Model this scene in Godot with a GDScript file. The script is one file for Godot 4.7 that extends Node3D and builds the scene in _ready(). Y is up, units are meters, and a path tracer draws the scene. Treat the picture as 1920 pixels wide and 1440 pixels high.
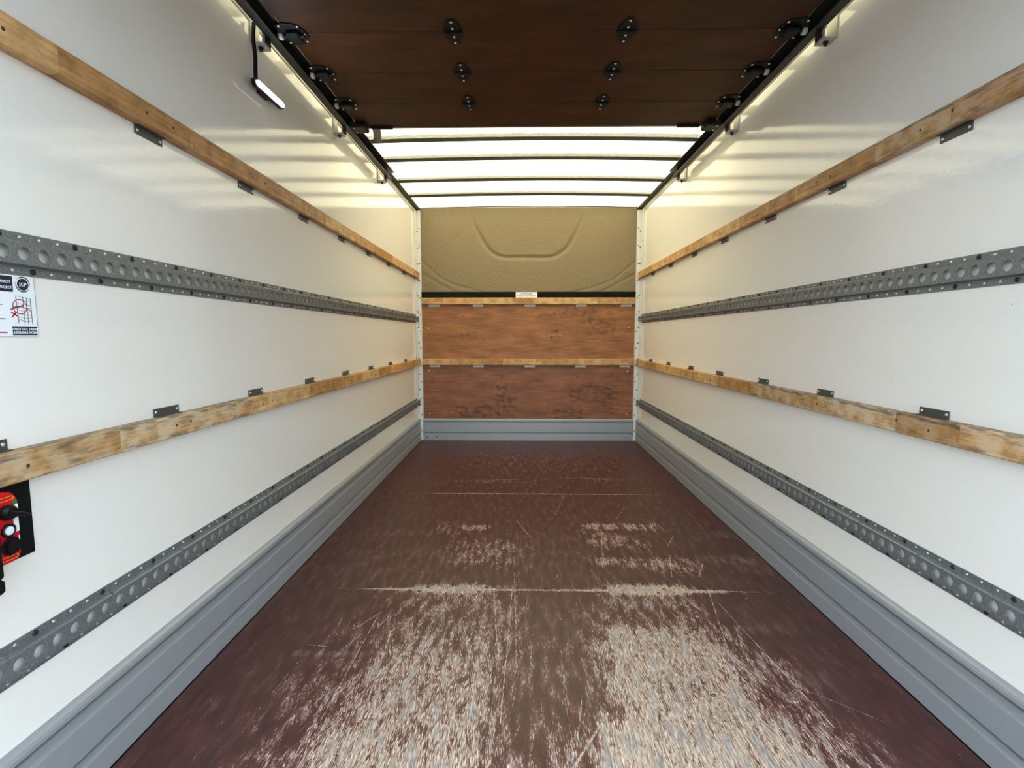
extends Node3D
# Load space of a box van, looking forward from the open rear. Metres; x right, y up, van runs along -z.

const WALL := 1.025      # inner face of the side walls
const BACK := -4.75      # inner face of the front bulkhead
const REAR := -0.45      # rear edge of the body
const ROOF := 2.135      # underside of the roof skin at the walls
const CAMBER := 0.014

class Shape:
	var v := PackedVector3Array()
	var n := PackedVector3Array()
	var t := PackedVector2Array()
	func tri(a: Vector3, b: Vector3, c: Vector3, out: Vector3, ta := Vector2.ZERO, tb := Vector2.ZERO, tc := Vector2.ZERO) -> void:
		var cr := (b - a).cross(c - a)
		if cr.length_squared() < 1e-18:
			return
		var m := cr.normalized()
		if m.dot(out) > 0:
			v.append_array([a, c, b]); t.append_array([ta, tc, tb])
		else:
			m = -m
			v.append_array([a, b, c]); t.append_array([ta, tb, tc])
		n.append_array([m, m, m])
	func quad(a: Vector3, b: Vector3, c: Vector3, d: Vector3, out: Vector3, uvs := []) -> void:
		if uvs.is_empty():
			uvs = [Vector2(0, 0), Vector2(1, 0), Vector2(1, 1), Vector2(0, 1)]
		tri(a, b, c, out, uvs[0], uvs[1], uvs[2])
		tri(a, c, d, out, uvs[0], uvs[2], uvs[3])
	# a triangle with its own normals
	func trin(a: Vector3, b: Vector3, c: Vector3, na: Vector3, nb: Vector3, nc: Vector3) -> void:
		var cr := (b - a).cross(c - a)
		if cr.length_squared() < 1e-18:
			return
		if cr.dot(na + nb + nc) > 0:
			v.append_array([a, c, b]); n.append_array([na, nc, nb])
		else:
			v.append_array([a, b, c]); n.append_array([na, nb, nc])
		t.append_array([Vector2.ZERO, Vector2.ZERO, Vector2.ZERO])
	func box(lo: Vector3, hi: Vector3, ch := 0.0) -> void:
		# a box with chamfered edges
		var c := (lo + hi) / 2
		var h := (hi - lo) / 2
		ch = minf(ch, minf(h.x, minf(h.y, h.z)) * 0.9)
		for ax in 3:
			var b := (ax + 1) % 3
			var d := (ax + 2) % 3
			for s in [-1.0, 1.0]:
				var p := []
				for q in [[-1, -1], [1, -1], [1, 1], [-1, 1]]:
					var w := Vector3()
					w[ax] = s * h[ax]; w[b] = q[0] * (h[b] - ch); w[d] = q[1] * (h[d] - ch)
					p.append(c + w)
				var o := Vector3(); o[ax] = s
				quad(p[0], p[1], p[2], p[3], o)
			if ch > 0:
				for s in [-1.0, 1.0]:
					for r in [-1.0, 1.0]:
						var p := []
						for e in [-1.0, 1.0]:
							var w1 := Vector3(); w1[b] = s * h[b]; w1[d] = r * (h[d] - ch); w1[ax] = e * (h[ax] - ch)
							var w2 := Vector3(); w2[b] = s * (h[b] - ch); w2[d] = r * h[d]; w2[ax] = e * (h[ax] - ch)
							p.append(c + w1); p.append(c + w2)
						var o := Vector3(); o[b] = s; o[d] = r
						quad(p[0], p[1], p[3], p[2], o)
		if ch > 0:
			for i in 8:
				var s := Vector3(1.0 if i & 1 else -1.0, 1.0 if i & 2 else -1.0, 1.0 if i & 4 else -1.0)
				var k := h - Vector3(ch, ch, ch)
				tri(c + s * Vector3(h.x, k.y, k.z), c + s * Vector3(k.x, h.y, k.z), c + s * Vector3(k.x, k.y, h.z), s)
	# a closed profile (points in a plane spanned by ux, uy) swept from o along dir; uv: u along the length, v round the profile 0..1
	func prism(prof: PackedVector2Array, o: Vector3, ux: Vector3, uy: Vector3, dir: Vector3, u0 := 0.0, caps := true) -> void:
		var mid := Vector2.ZERO
		var total := 0.0
		for i in prof.size():
			mid += prof[i] / prof.size()
			total += prof[i].distance_to(prof[(i + 1) % prof.size()])
		var at := 0.0
		var area := 0.0
		for i in prof.size():
			area += prof[i].cross(prof[(i + 1) % prof.size()])
		for i in prof.size():
			var p := prof[i]
			var q := prof[(i + 1) % prof.size()]
			var e := (q - p)
			var o2 := Vector2(e.y, -e.x) * signf(area)
			var far := at + e.length()
			var a := o + ux * p.x + uy * p.y
			var b := o + ux * q.x + uy * q.y
			quad(a, a + dir, b + dir, b, ux * o2.x + uy * o2.y, [Vector2(u0, at / total), Vector2(u0 + dir.length(), at / total), Vector2(u0 + dir.length(), far / total), Vector2(u0, far / total)])
			at = far
		if caps:
			var tris := Geometry2D.triangulate_polygon(prof)
			for i in range(0, tris.size(), 3):
				var k := []
				for j in 3:
					k.append(o + ux * prof[tris[i + j]].x + uy * prof[tris[i + j]].y)
				tri(k[0], k[1], k[2], -dir)
				tri(k[0] + dir, k[1] + dir, k[2] + dir, dir)
	func tube(pts: Array, r: float, seg := 10) -> void:
		var rings := []
		for i in pts.size():
			var d: Vector3 = (pts[mini(i + 1, pts.size() - 1)] - pts[maxi(i - 1, 0)]).normalized()
			var s := d.cross(Vector3(0.31, 0.2, 0.93)).normalized()
			var w := d.cross(s)
			var ring := []
			for k in seg:
				var a := TAU * k / seg
				ring.append(s * cos(a) + w * sin(a))
			rings.append(ring)
		for i in pts.size() - 1:
			for k in seg:
				var l := (k + 1) % seg
				trin(pts[i] + rings[i][k] * r, pts[i] + rings[i][l] * r, pts[i + 1] + rings[i + 1][l] * r, rings[i][k], rings[i][l], rings[i + 1][l])
				trin(pts[i] + rings[i][k] * r, pts[i + 1] + rings[i + 1][l] * r, pts[i + 1] + rings[i + 1][k] * r, rings[i][k], rings[i + 1][l], rings[i + 1][k])
		for e in [0, pts.size() - 1]:
			var o: Vector3 = (pts[0] - pts[1]) if e == 0 else (pts[-1] - pts[-2])
			for k in seg:
				tri(pts[e], pts[e] + rings[e][k] * r, pts[e] + rings[e][(k + 1) % seg] * r, o)
	# a lathed profile: points (radius, height along axis)
	func lathe(c: Vector3, axis: Vector3, prof: Array, seg := 12) -> void:
		var s := axis.cross(Vector3(0.31, 0.2, 0.93)).normalized()
		var w := axis.cross(s)
		for i in prof.size() - 1:
			var p: Vector2 = prof[i]
			var q: Vector2 = prof[i + 1]
			var slope := Vector2(q.y - p.y, -(q.x - p.x)).normalized()
			for k in seg:
				var a := TAU * k / seg
				var b := TAU * (k + 1) / seg
				var da := s * cos(a) + w * sin(a)
				var db := s * cos(b) + w * sin(b)
				var na := da * slope.x + axis * slope.y
				var nb := db * slope.x + axis * slope.y
				var p1 := c + da * p.x + axis * p.y
				var p2 := c + db * p.x + axis * p.y
				var q1 := c + da * q.x + axis * q.y
				var q2 := c + db * q.x + axis * q.y
				trin(p1, p2, q2, na, nb, nb)
				trin(p1, q2, q1, na, nb, na)
	func dome(c: Vector3, axis: Vector3, r: float, h: float, seg := 8) -> void:
		lathe(c, axis, [Vector2(r, 0), Vector2(r * 0.85, h * 0.6), Vector2(r * 0.5, h * 0.92), Vector2(0, h)], seg)
	func mesh() -> ArrayMesh:
		var a := []
		a.resize(Mesh.ARRAY_MAX)
		a[Mesh.ARRAY_VERTEX] = v
		a[Mesh.ARRAY_NORMAL] = n
		a[Mesh.ARRAY_TEX_UV] = t
		var m := ArrayMesh.new()
		m.add_surface_from_arrays(Mesh.PRIMITIVE_TRIANGLES, a)
		return m

var M := {}
var taken := {}

func numbered(called: String) -> String:
	taken[called] = taken.get(called, -1) + 1
	return called if taken[called] == 0 else "%s_%03d" % [called, taken[called]]

func obj(called: String, s: Shape, m: Material, parent: Node3D = null) -> MeshInstance3D:
	var o := MeshInstance3D.new()
	o.mesh = s.mesh()
	o.material_override = m
	if parent:
		o.name = called
		parent.add_child(o, true)
	else:
		o.name = numbered(called)
		add_child(o, true)
	return o

func thing(called: String, at := Vector3.ZERO) -> Node3D:
	var o := Node3D.new()
	o.name = numbered(called)
	add_child(o, true)
	o.position = at
	return o

func tag(o: Node, label: String, category: String, group := "", kind := "") -> void:
	o.set_meta("label", label)
	o.set_meta("category", category)
	if group:
		o.set_meta("group", group)
	if kind:
		o.set_meta("kind", kind)

func stuff(o: Node) -> void:
	o.set_meta("kind", "stuff")

func mat(called: String, c: Color, rough: float, metal := 0.0, spec := 0.5) -> StandardMaterial3D:
	var m := StandardMaterial3D.new()
	m.resource_name = called
	m.albedo_color = c
	m.roughness = rough
	m.metallic = metal
	m.metallic_specular = spec
	M[called] = m
	return m

# ---------------------------------------------------------------- textures
func noise_bytes(w: int, h: int, freq: float, sd: int, stretch_x := 1, stretch_y := 1, octaves := 3) -> PackedByteArray:
	var f := FastNoiseLite.new()
	f.noise_type = FastNoiseLite.TYPE_SIMPLEX_SMOOTH
	f.seed = sd
	f.frequency = freq
	f.fractal_octaves = octaves
	var im := f.get_image(maxi(8, w / stretch_x), maxi(8, h / stretch_y), false, false, true)
	im.convert(Image.FORMAT_L8)
	if stretch_x > 1 or stretch_y > 1:
		im.resize(w, h, Image.INTERPOLATE_CUBIC)
	return im.get_data()

func picture(w: int, h: int, rgb: PackedByteArray) -> ImageTexture:
	return ImageTexture.create_from_image(Image.create_from_data(w, h, false, Image.FORMAT_RGB8, rgb))

func grey_noise(size: int, freq: float, sd: int, octaves := 3) -> NoiseTexture2D:
	var f := FastNoiseLite.new()
	f.seed = sd
	f.frequency = freq
	f.fractal_octaves = octaves
	var t := NoiseTexture2D.new()
	t.width = size
	t.height = size
	t.seamless = true
	t.noise = f
	return t

# where the film of the floor is worn through: [x, z, half width, half length, softness, strength]
const WORN := [
	[-0.33, -1.22, 0.12, 0.20, 0.14, 0.64], [-0.29, -1.46, 0.11, 0.12, 0.12, 0.52], [-0.36, -1.00, 0.15, 0.14, 0.14, 0.70], [-0.30, -0.80, 0.2, 0.2, 0.15, 0.7],
	[0.38, -1.30, 0.14, 0.20, 0.11, 0.82], [0.37, -1.55, 0.11, 0.05, 0.08, 0.74], [0.37, -1.02, 0.18, 0.14, 0.13, 0.86], [0.34, -0.8, 0.2, 0.2, 0.12, 0.9],
	[0.22, -1.45, 0.05, 0.16, 0.08, 0.42], [0.10, -1.06, 0.08, 0.08, 0.08, 0.42],
	[-0.33, -1.88, 0.06, 0.006, 0.16, 1.0, 0.045], [-0.40, -1.88, 0.12, 0.003, 0.14, 0.9, 0.014], [-0.30, -1.83, 0.08, 0.01, 0.10, 0.52, 0.09], [0.42, -1.885, 0.06, 0.008, 0.16, 1.15, 0.050], [0.46, -1.88, 0.16, 0.003, 0.16, 1.0, 0.016], [0.42, -1.80, 0.12, 0.02, 0.08, 0.46, 0.08],
	[0.38, -1.69, 0.18, 0.06, 0.08, 0.40],
	[0.42, -2.13, 0.14, 0.015, 0.05, 0.56], [0.58, -2.10, 0.08, 0.03, 0.06, 0.48], [0.40, -2.33, 0.08, 0.02, 0.08, 0.40], [0.34, -2.40, 0.06, 0.04, 0.06, 0.46], [0.46, -2.54, 0.16, 0.015, 0.05, 0.58],
	[0.30, -2.55, 0.03, 0.008, 0.02, 0.7], [-0.30, -2.52, 0.06, 0.01, 0.04, 0.55], [-0.24, -2.22, 0.10, 0.08, 0.09, 0.38], [-0.38, -2.5, 0.08, 0.04, 0.06, 0.36],
	[-0.30, -1.66, 0.20, 0.10, 0.10, 0.42], [-0.55, -1.40, 0.08, 0.2, 0.12, 0.33], [-0.58, -1.12, 0.08, 0.2, 0.12, 0.38], [0.66, -1.25, 0.04, 0.2, 0.07, 0.46], [0.60, -1.5, 0.05, 0.12, 0.05, 0.45], [0.70, -1.0, 0.04, 0.15, 0.07, 0.46],
	[-0.05, -1.2, 0.10, 0.3, 0.1, 0.27], [0.5, -3.4, 0.12, 0.01, 0.05, 0.36], [-0.25, -3.35, 0.25, 0.005, 0.03, 0.34], [0.1, -3.9, 0.5, 0.2, 0.2, 0.18],
]
# greyish smears of dirt lying on the film: [x, z, half width, half length, softness, strength]
const SMEARED := [
	[-0.66, -1.475, 0.11, 0.006, 0.012, 0.5], [-0.70, -2.43, 0.16, 0.012, 0.03, 0.22], [-0.42, -2.2, 0.35, 0.02, 0.06, 0.22], [0.82, -2.16, 0.10, 0.02, 0.03, 0.35], [0.94, -2.1, 0.05, 0.05, 0.03, 0.25],
	[0.92, -2.45, 0.06, 0.03, 0.03, 0.25], [0.05, -1.38, 0.12, 0.04, 0.06, 0.25], [0.74, -1.63, 0.06, 0.015, 0.02, 0.3], [0.70, -1.38, 0.10, 0.02, 0.03, 0.3], [-0.05, -1.62, 0.15, 0.04, 0.06, 0.2], [0.02, -2.3, 0.2, 0.1, 0.1, 0.12],
	[-0.3, -2.0, 0.5, 0.06, 0.1, 0.12], [0.0, -1.75, 0.4, 0.03, 0.06, 0.14],
]
# knife and castor scratches: [x0, z0, x1, z1, width, strength]
const SCRATCHED := [
	[-0.09, -2.62, -0.02, -2.40, 0.004, 200], [0.04, -1.05, 0.16, -1.24, 0.005, 190], [0.13, -1.05, 0.15, -1.22, 0.012, 130], [0.20, -3.06, 0.12, -2.70, 0.004, 130], [0.72, -1.34, 0.86, -1.22, 0.002, 170], [0.45, -2.66, 0.53, -2.85, 0.004, 140],
	[0.55, -2.0, 0.60, -2.2, 0.004, 170], [0.60, -2.0, 0.52, -2.2, 0.003, 150], [0.66, -2.0, 0.72, -2.12, 0.004, 150], [0.30, -2.2, 0.34, -2.5, 0.004, 120], [0.20, -3.45, 0.55, -3.42, 0.005, 130], [-0.35, -3.38, -0.05, -3.40, 0.006, 150],
	[-0.12, -1.2, -0.10, -1.9, 0.003, 150], [-0.08, -1.4, -0.10, -2.3, 0.003, 120], [-0.14, -1.5, -0.17, -1.85, 0.003, 150], [-0.48, -1.28, -0.5, -1.6, 0.004, 150], [-0.58, -1.2, -0.57, -1.7, 0.003, 120], [0.72, -1.2, 0.66, -1.8, 0.003, 170], [0.58, -1.5, 0.66, -1.9, 0.003, 150],
	[-0.62, -1.62, -0.56, -1.72, 0.004, 150], [0.62, -2.3, 0.68, -2.42, 0.004, 170], [-0.05, -3.0, 0.2, -4.2, 0.003, 70], [-0.3, -3.1, -0.1, -4.0, 0.003, 70], [0.06, -1.1, 0.1, -1.3, 0.003, 130], [-0.75, -1.52, -0.68, -1.51, 0.003, 140], [-0.57, -2.52, -0.55, -2.7, 0.003, 100],
]

func soft_box(x: float, z: float, b: Array) -> float:
	var dx: float = maxf(absf(x - b[0]) - b[2], 0.0) / b[4]
	var dz: float = maxf(absf(z - b[1]) - b[3], 0.0) / (b[6] if b.size() > 6 else b[4])
	return b[5] * exp(-(dx * dx + dz * dz) * 1.4)

func floor_texture(w: int, h: int, z0: float, z1: float, sd: int) -> ImageTexture:
	# coarse fields, enlarged by the image class
	var cw := 200
	var chh := int(200 * absf(z1 - z0) / 2.0) + 1
	var field := Image.create_empty(cw, chh, false, Image.FORMAT_L8)
	var smear := Image.create_empty(cw, chh, false, Image.FORMAT_L8)
	for j in chh:
		var z := lerpf(z0, z1, (j + 0.5) / chh)
		var worn := []
		for b in WORN:
			if absf(z - b[1]) < b[3] + 2.5 * maxf(b[4], b[-1]):
				worn.append(b)
		var dirty := []
		for b in SMEARED:
			if absf(z - b[1]) < b[3] + 2.5 * maxf(b[4], b[-1]):
				dirty.append(b)
		for i in cw:
			var x := -1.0 + 2.0 * (i + 0.5) / cw
			var a := 0.0
			for b in worn:
				a = maxf(a, soft_box(x, z, b)) + 0.12 * minf(a, soft_box(x, z, b))
			field.set_pixel(i, j, Color(minf(a / 1.6, 1), 0, 0))
			var d := 0.0
			for b in dirty:
				d += soft_box(x, z, b)
			smear.set_pixel(i, j, Color(minf(d, 1), 0, 0))
	field.resize(w, h, Image.INTERPOLATE_CUBIC)
	smear.resize(w, h, Image.INTERPOLATE_CUBIC)
	var line := Image.create_empty(w, h, false, Image.FORMAT_L8)
	var rng := RandomNumberGenerator.new()
	rng.seed = sd
	var all := SCRATCHED.duplicate()
	for k in 320:   # the many faint drag marks along the van
		var x := rng.randfn(0.0, 0.42)
		var z := rng.randf_range(-4.6, -0.7)
		var near := 1.0 if z > -2.9 else 0.45
		all.append([x, z, x + rng.randfn(0.0, 0.012) + 0.02 * signf(x), z + rng.randf_range(0.05, 0.3), 0.0016, rng.randf_range(45, 120) * near])
	for k in 60:   # chips
		var x := rng.randf_range(-0.98, 0.98)
		var z := rng.randf_range(-4.6, -0.7)
		all.append([x, z, x + rng.randf_range(0.001, 0.006), z + rng.randf_range(0.001, 0.006), 0.004, rng.randf_range(120, 230)])
	# bare edge of the plywood along the joints
	for seam in [-1.88, -3.08]:
		var x := -0.86
		while x < 0.92:
			var mid := 1.0 - smoothstep(0.45, 0.92, absf(x - 0.03))
			if rng.randf() < 0.25 + 0.9 * mid:
				all.append([x, seam + rng.randf_range(-0.003, 0.003), x + 0.016, seam + rng.randf_range(-0.003, 0.003), (0.002 + 0.008 * mid) * rng.randf_range(0.5, 1.5), 110 + 140 * mid * rng.randf_range(0.7, 1.0)])
			x += 0.013
	var sx := w / 2.0
	var sz := h / (z1 - z0)
	for s in all:
		var a := Vector2((s[0] + 1.0) * sx, (s[1] - z0) * sz)
		var b := Vector2((s[2] + 1.0) * sx, (s[3] - z0) * sz)
		if maxf(a.y, b.y) < -2 or minf(a.y, b.y) > h + 2:
			continue
		var steps := int(a.distance_to(b)) + 1
		var r := maxi(1, int(round(s[4] * sx)))
		var g := Color(s[5] / 255.0, 0, 0)
		for k in steps + 1:
			var p := a.lerp(b, float(k) / steps)
			if p.y > -r and p.y < h + r:
				line.fill_rect(Rect2i(int(p.x) - r / 2, int(p.y) - r / 2, r, r), g)
	var F := field.get_data()
	var S := smear.get_data()
	var L := line.get_data()
	var streak := noise_bytes(w, h, 0.34 * 1000.0 / sx, sd + 1, 1, 9, 2)
	var fine := noise_bytes(w, h, 0.40 * 1000.0 / sx, sd + 2, 1, 3, 2)
	var broad := noise_bytes(w, h, 0.030 * 1000.0 / sx, sd + 3, 1, 4, 3)
	var fibre := noise_bytes(w, h, 0.16 * 1000.0 / sx, sd + 4, 1, 14, 3)
	var out := PackedByteArray()
	out.resize(w * h * 3)
	for i in w * h:
		var st := float(streak[i])
		var fi := float(fine[i])
		var br := float(broad[i])
		var fb := float(fibre[i])
		var bare := F[i] * 1.25 + (st - 128.0) * 0.80 + (fi - 128.0) * 0.35 + (br - 128.0) * 0.7 + L[i] * clampf((fi * 0.6 + st * 0.4 - 66.0) * 0.013, 0.0, 1.15)
		var k := clampf((bare - 105.0) * 0.02, 0.0, 1.0)
		# film: chocolate brown, with the printed mesh and rubbed streaks
		var rub := clampf((bare - 40.0) * 0.004, 0.0, 0.25)
		var f := 0.90 + (fi - 128.0) * 0.0013 + (br - 128.0) * 0.0016
		var r := 79.0 * f + rub * 80.0
		var g := 42.0 * f + rub * 60.0
		var b := 39.5 * f + rub * 60.0
		var d := S[i] * 0.0030 * clampf((br * 0.6 + st * 0.4 - 70.0) * 0.012, 0.0, 1.3)
		r += (150.0 - r) * d
		g += (138.0 - g) * d
		b += (132.0 - b) * d
		# bare ply: fibres from pale tan to weathered grey
		var y := 0.66 + fb * 0.0020 + (st - 128.0) * 0.0022
		var gr := clampf((br - 120.0) * 0.009, 0.0, 0.75)
		var wr := (196.0 - 38.0 * gr) * y
		var wg := (172.0 - 24.0 * gr) * y
		var wb := (152.0 - 6.0 * gr) * y
		var j := i * 3
		out[j] = int(clampf(r + (wr - r) * k, 0, 255))
		out[j + 1] = int(clampf(g + (wg - g) * k, 0, 255))
		out[j + 2] = int(clampf(b + (wb - b) * k, 0, 255))
	return picture(w, h, out)

# hardwood batten: u = 1 m of length, v = round the section (underside .. face .. top .. back)
func batten_texture(sd: int, weathered: float) -> ImageTexture:
	var w := 1024
	var h := 192
	var grain := noise_bytes(w, h, 0.09, sd, 24, 1, 3)
	var pore := noise_bytes(w, h, 0.33, sd + 1, 7, 1, 2)
	var blot := noise_bytes(w, h, 0.012, sd + 2, 1, 1, 4)
	var grime := noise_bytes(w, h, 0.05, sd + 3, 5, 1, 4)
	var out := PackedByteArray()
	out.resize(w * h * 3)
	for y in h:
		var v := float(y) / h
		var top := 1.0 if v > 0.485 and v < 0.69 else (0.75 if v > 0.42 and v < 0.485 else (0.3 if v > 0.17 and v < 0.24 else 0.0))
		for x in w:
			var i := y * w + x
			var f := 0.95 + (grain[i] - 128.0) * 0.0010 + (blot[i] - 128.0) * 0.0010 - maxf(pore[i] - 160.0, 0.0) * 0.0022
			var dirt := clampf((grime[i] - 178.0 + 96.0 * weathered * top) * 0.010, 0.0, 0.8) * weathered
			var pale := clampf((blot[i] - 55.0) * 0.007, 0.0, 0.8) * weathered
			var r := 213.0 * f
			var g := 170.0 * f
			var b := 116.0 * f
			r += (200.0 - r) * pale
			g += (182.0 - g) * pale
			b += (160.0 - b) * pale
			r += (104.0 - r) * dirt
			g += (95.0 - g) * dirt
			b += (88.0 - b) * dirt
			out[i * 3] = int(clampf(r, 0, 255))
			out[i * 3 + 1] = int(clampf(g, 0, 255))
			out[i * 3 + 2] = int(clampf(b, 0, 255))
	return picture(w, h, out)

# veneer with the grain along u
func veneer_texture(w: int, h: int, sd: int, base: Color, stains: Array, contrast: float) -> ImageTexture:
	var grain := noise_bytes(w, h, 0.20, sd, 30, 1, 3)
	var lines := noise_bytes(w, h, 0.45, sd + 1, 60, 1, 1)
	var blot := noise_bytes(w, h, 0.010, sd + 2, 2, 1, 4)
	var spot := noise_bytes(w, h, 0.022, sd + 3, 1, 1, 4)
	var out := PackedByteArray()
	out.resize(w * h * 3)
	for y in h:
		for x in w:
			var i := y * w + x
			var f := 0.98 + ((grain[i] - 128.0) * 0.0012 + (lines[i] - 128.0) * 0.0020) * contrast + (blot[i] - 128.0) * 0.0011
			var d := clampf((spot[i] - 190.0) * 0.004, 0.0, 0.25)
			for s in stains:
				var p: float = (x - s[0]) / s[2]
				var q: float = (y - s[1]) / s[3]
				var e: float = p * p + q * q
				if e < 4.0:
					d += s[4] * exp(-e * 1.5) * clampf((spot[i] - 90.0) * 0.008, 0.0, 1.0)
			f *= 1.0 - minf(d, 0.55)
			out[i * 3] = int(clampf(base.r8 * f, 0, 255))
			out[i * 3 + 1] = int(clampf(base.g8 * f, 0, 255))
			out[i * 3 + 2] = int(clampf(base.b8 * f, 0, 255))
	return picture(w, h, out)

func materials() -> void:
	var m := mat("white_panel", Color8(236, 232, 225), 0.09)
	m.heightmap_enabled = true
	m.heightmap_scale = 0.012
	m.heightmap_texture = grey_noise(512, 0.05, 3, 2)
	m.uv1_triplanar = true
	m.uv1_scale = Vector3.ONE * 2.0
	m = mat("roof_skin", Color8(250, 243, 220), 0.5, 0, 0.35)
	m.backlight_enabled = true
	m.backlight = Color8(252, 238, 198)
	m = mat("bulkhead", Color8(134, 119, 92), 0.55, 0, 0.4)
	m.heightmap_enabled = true
	m.heightmap_scale = 0.25
	m.heightmap_texture = grey_noise(512, 0.045, 11, 4)
	m.uv1_triplanar = true
	m.uv1_scale = Vector3.ONE * 1.4
	mat("post_white", Color8(222, 224, 222), 0.35)
	mat("kick_plate", Color8(156, 159, 163), 0.42, 0.25)
	m = mat("galvanised", Color8(152, 156, 157), 0.42, 0.45)
	var spang := grey_noise(512, 0.03, 21, 4)
	var ramp := Gradient.new()
	ramp.colors = PackedColorArray([Color(0.66, 0.68, 0.70), Color(0.80, 0.81, 0.82), Color(0.95, 0.95, 0.95)])
	ramp.offsets = PackedFloat32Array([0.0, 0.5, 1.0])
	spang.color_ramp = ramp
	m.albedo_texture = spang
	m.uv1_triplanar = true
	m.uv1_scale = Vector3.ONE * 9.0
	mat("rivet", Color8(225, 228, 230), 0.3, 0.6)
	mat("bolt_dark", Color8(40, 38, 38), 0.5, 0.4)
	mat("clip_steel", Color8(96, 98, 98), 0.5, 0.7)
	mat("track_steel", Color8(52, 53, 53), 0.42, 0.5)
	mat("bracket_steel", Color8(190, 188, 180), 0.45, 0.35)
	mat("bow_steel", Color8(62, 60, 52), 0.5, 0.4)
	m = mat("bond_strip", Color(0.84, 0.86, 0.84, 1.0), 0.6)
	m.transparency = BaseMaterial3D.TRANSPARENCY_ALPHA
	var speck := grey_noise(512, 0.06, 31, 4)
	var r2 := Gradient.new()
	r2.colors = PackedColorArray([Color(0.6, 0.62, 0.61, 1.0), Color(0.8, 0.82, 0.8, 0.86), Color(1, 1, 1, 0.55)])
	r2.offsets = PackedFloat32Array([0.25, 0.5, 0.75])
	speck.color_ramp = r2
	m.albedo_texture = speck
	m.uv1_triplanar = true
	m.uv1_scale = Vector3.ONE * 3.0
	mat("black_plastic", Color8(12, 12, 13), 0.5, 0, 0.35)
	mat("black_matt", Color8(12, 12, 13), 0.7, 0, 0.3)
	mat("roller_nylon", Color8(200, 200, 192), 0.4)
	mat("screw_bright", Color8(225, 222, 215), 0.3, 0.7)
	mat("subfloor", Color8(18, 15, 15), 0.9)
	mat("sealant", Color8(60, 56, 50), 0.8)
	mat("red_plastic", Color8(196, 14, 26), 0.32)
	mat("paper_white", Color8(236, 240, 244), 0.4)
	mat("ink_navy", Color8(22, 24, 52), 0.45)
	mat("ink_grey", Color8(84, 88, 96), 0.5)
	mat("ink_red", Color8(178, 24, 48), 0.5)
	mat("ink_black", Color8(40, 40, 40), 0.6)
	mat("ink_yellow", Color8(206, 150, 34), 0.5)
	mat("ink_green", Color8(18, 120, 52), 0.5)
	mat("trunking", Color8(128, 126, 116), 0.5)
	mat("asphalt", Color8(98, 98, 100), 0.9)
	mat("alu", Color8(170, 172, 174), 0.4, 0.7)
	var names := ["clean", "worn"]
	for k in 2:
		var tex := batten_texture(50 + 10 * k, 0.16 if k == 0 else 0.9)
		var tones := [Color(1, 1, 1), Color(0.93, 0.90, 0.86), Color(0.86, 0.80, 0.73), Color(1.0, 0.97, 0.93), Color(0.90, 0.84, 0.80)]
		for j in tones.size():
			m = mat("batten_%s_%d" % [names[k], j], tones[j], 0.6, 0, 0.4)
			m.albedo_texture = tex

func prepare_camera_and_light() -> void:
	var cam := Camera3D.new()
	cam.name = "camera"
	cam.fov = rad_to_deg(2.0 * atan(720.0 / 950.0))
	cam.position = Vector3(-0.07, 0.98, 0.0)
	cam.rotation_order = EULER_ORDER_YXZ
	cam.rotation = Vector3(atan(-90.0 / 950.0), atan(16.0 / 950.0 * cos(atan(90.0 / 950.0))), 0)
	cam.near = 0.05
	cam.far = 200.0
	add_child(cam)
	cam.current = true
	var sky := ProceduralSkyMaterial.new()     # bright overcast
	sky.sky_top_color = Color(0.86, 0.94, 1.0)
	sky.sky_horizon_color = Color(0.87, 0.945, 1.0)
	sky.ground_horizon_color = Color(0.55, 0.55, 0.55)
	sky.ground_bottom_color = Color(0.4, 0.4, 0.4)
	sky.sky_energy_multiplier = 1.0
	var sun := DirectionalLight3D.new()     # hazy sun high over the cab: it reaches the load space only through the roof
	sun.name = "sun"
	sun.light_color = Color(1.0, 0.93, 0.80)
	sun.light_energy = 0.68
	sun.light_angular_distance = 12.0
	sun.shadow_enabled = true
	sun.sky_mode = DirectionalLight3D.SKY_MODE_LIGHT_ONLY
	add_child(sun)
	sun.look_at_from_position(Vector3(0.6, 10, -4.2), Vector3.ZERO, Vector3.UP)
	var env := Environment.new()
	env.background_mode = Environment.BG_SKY
	env.sky = Sky.new()
	env.sky.sky_material = sky
	env.tonemap_mode = Environment.TONE_MAPPER_LINEAR
	env.tonemap_exposure = 4.7
	env.sdfgi_enabled = true
	env.ssao_enabled = true
	env.ssil_enabled = true
	var we := WorldEnvironment.new()
	we.name = "environment"
	we.environment = env
	add_child(we)

func _ready() -> void:
	prepare_camera_and_light()
	materials()
	build_shell()
	build_floor()
	build_bulkhead()
	build_kick_plates()
	build_posts_and_edges()
	build_roof()
	build_lashing_rails()
	build_battens()
	build_shutter()
	build_tracks()
	build_lamp()
	build_control_box()
	build_sign()

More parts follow.
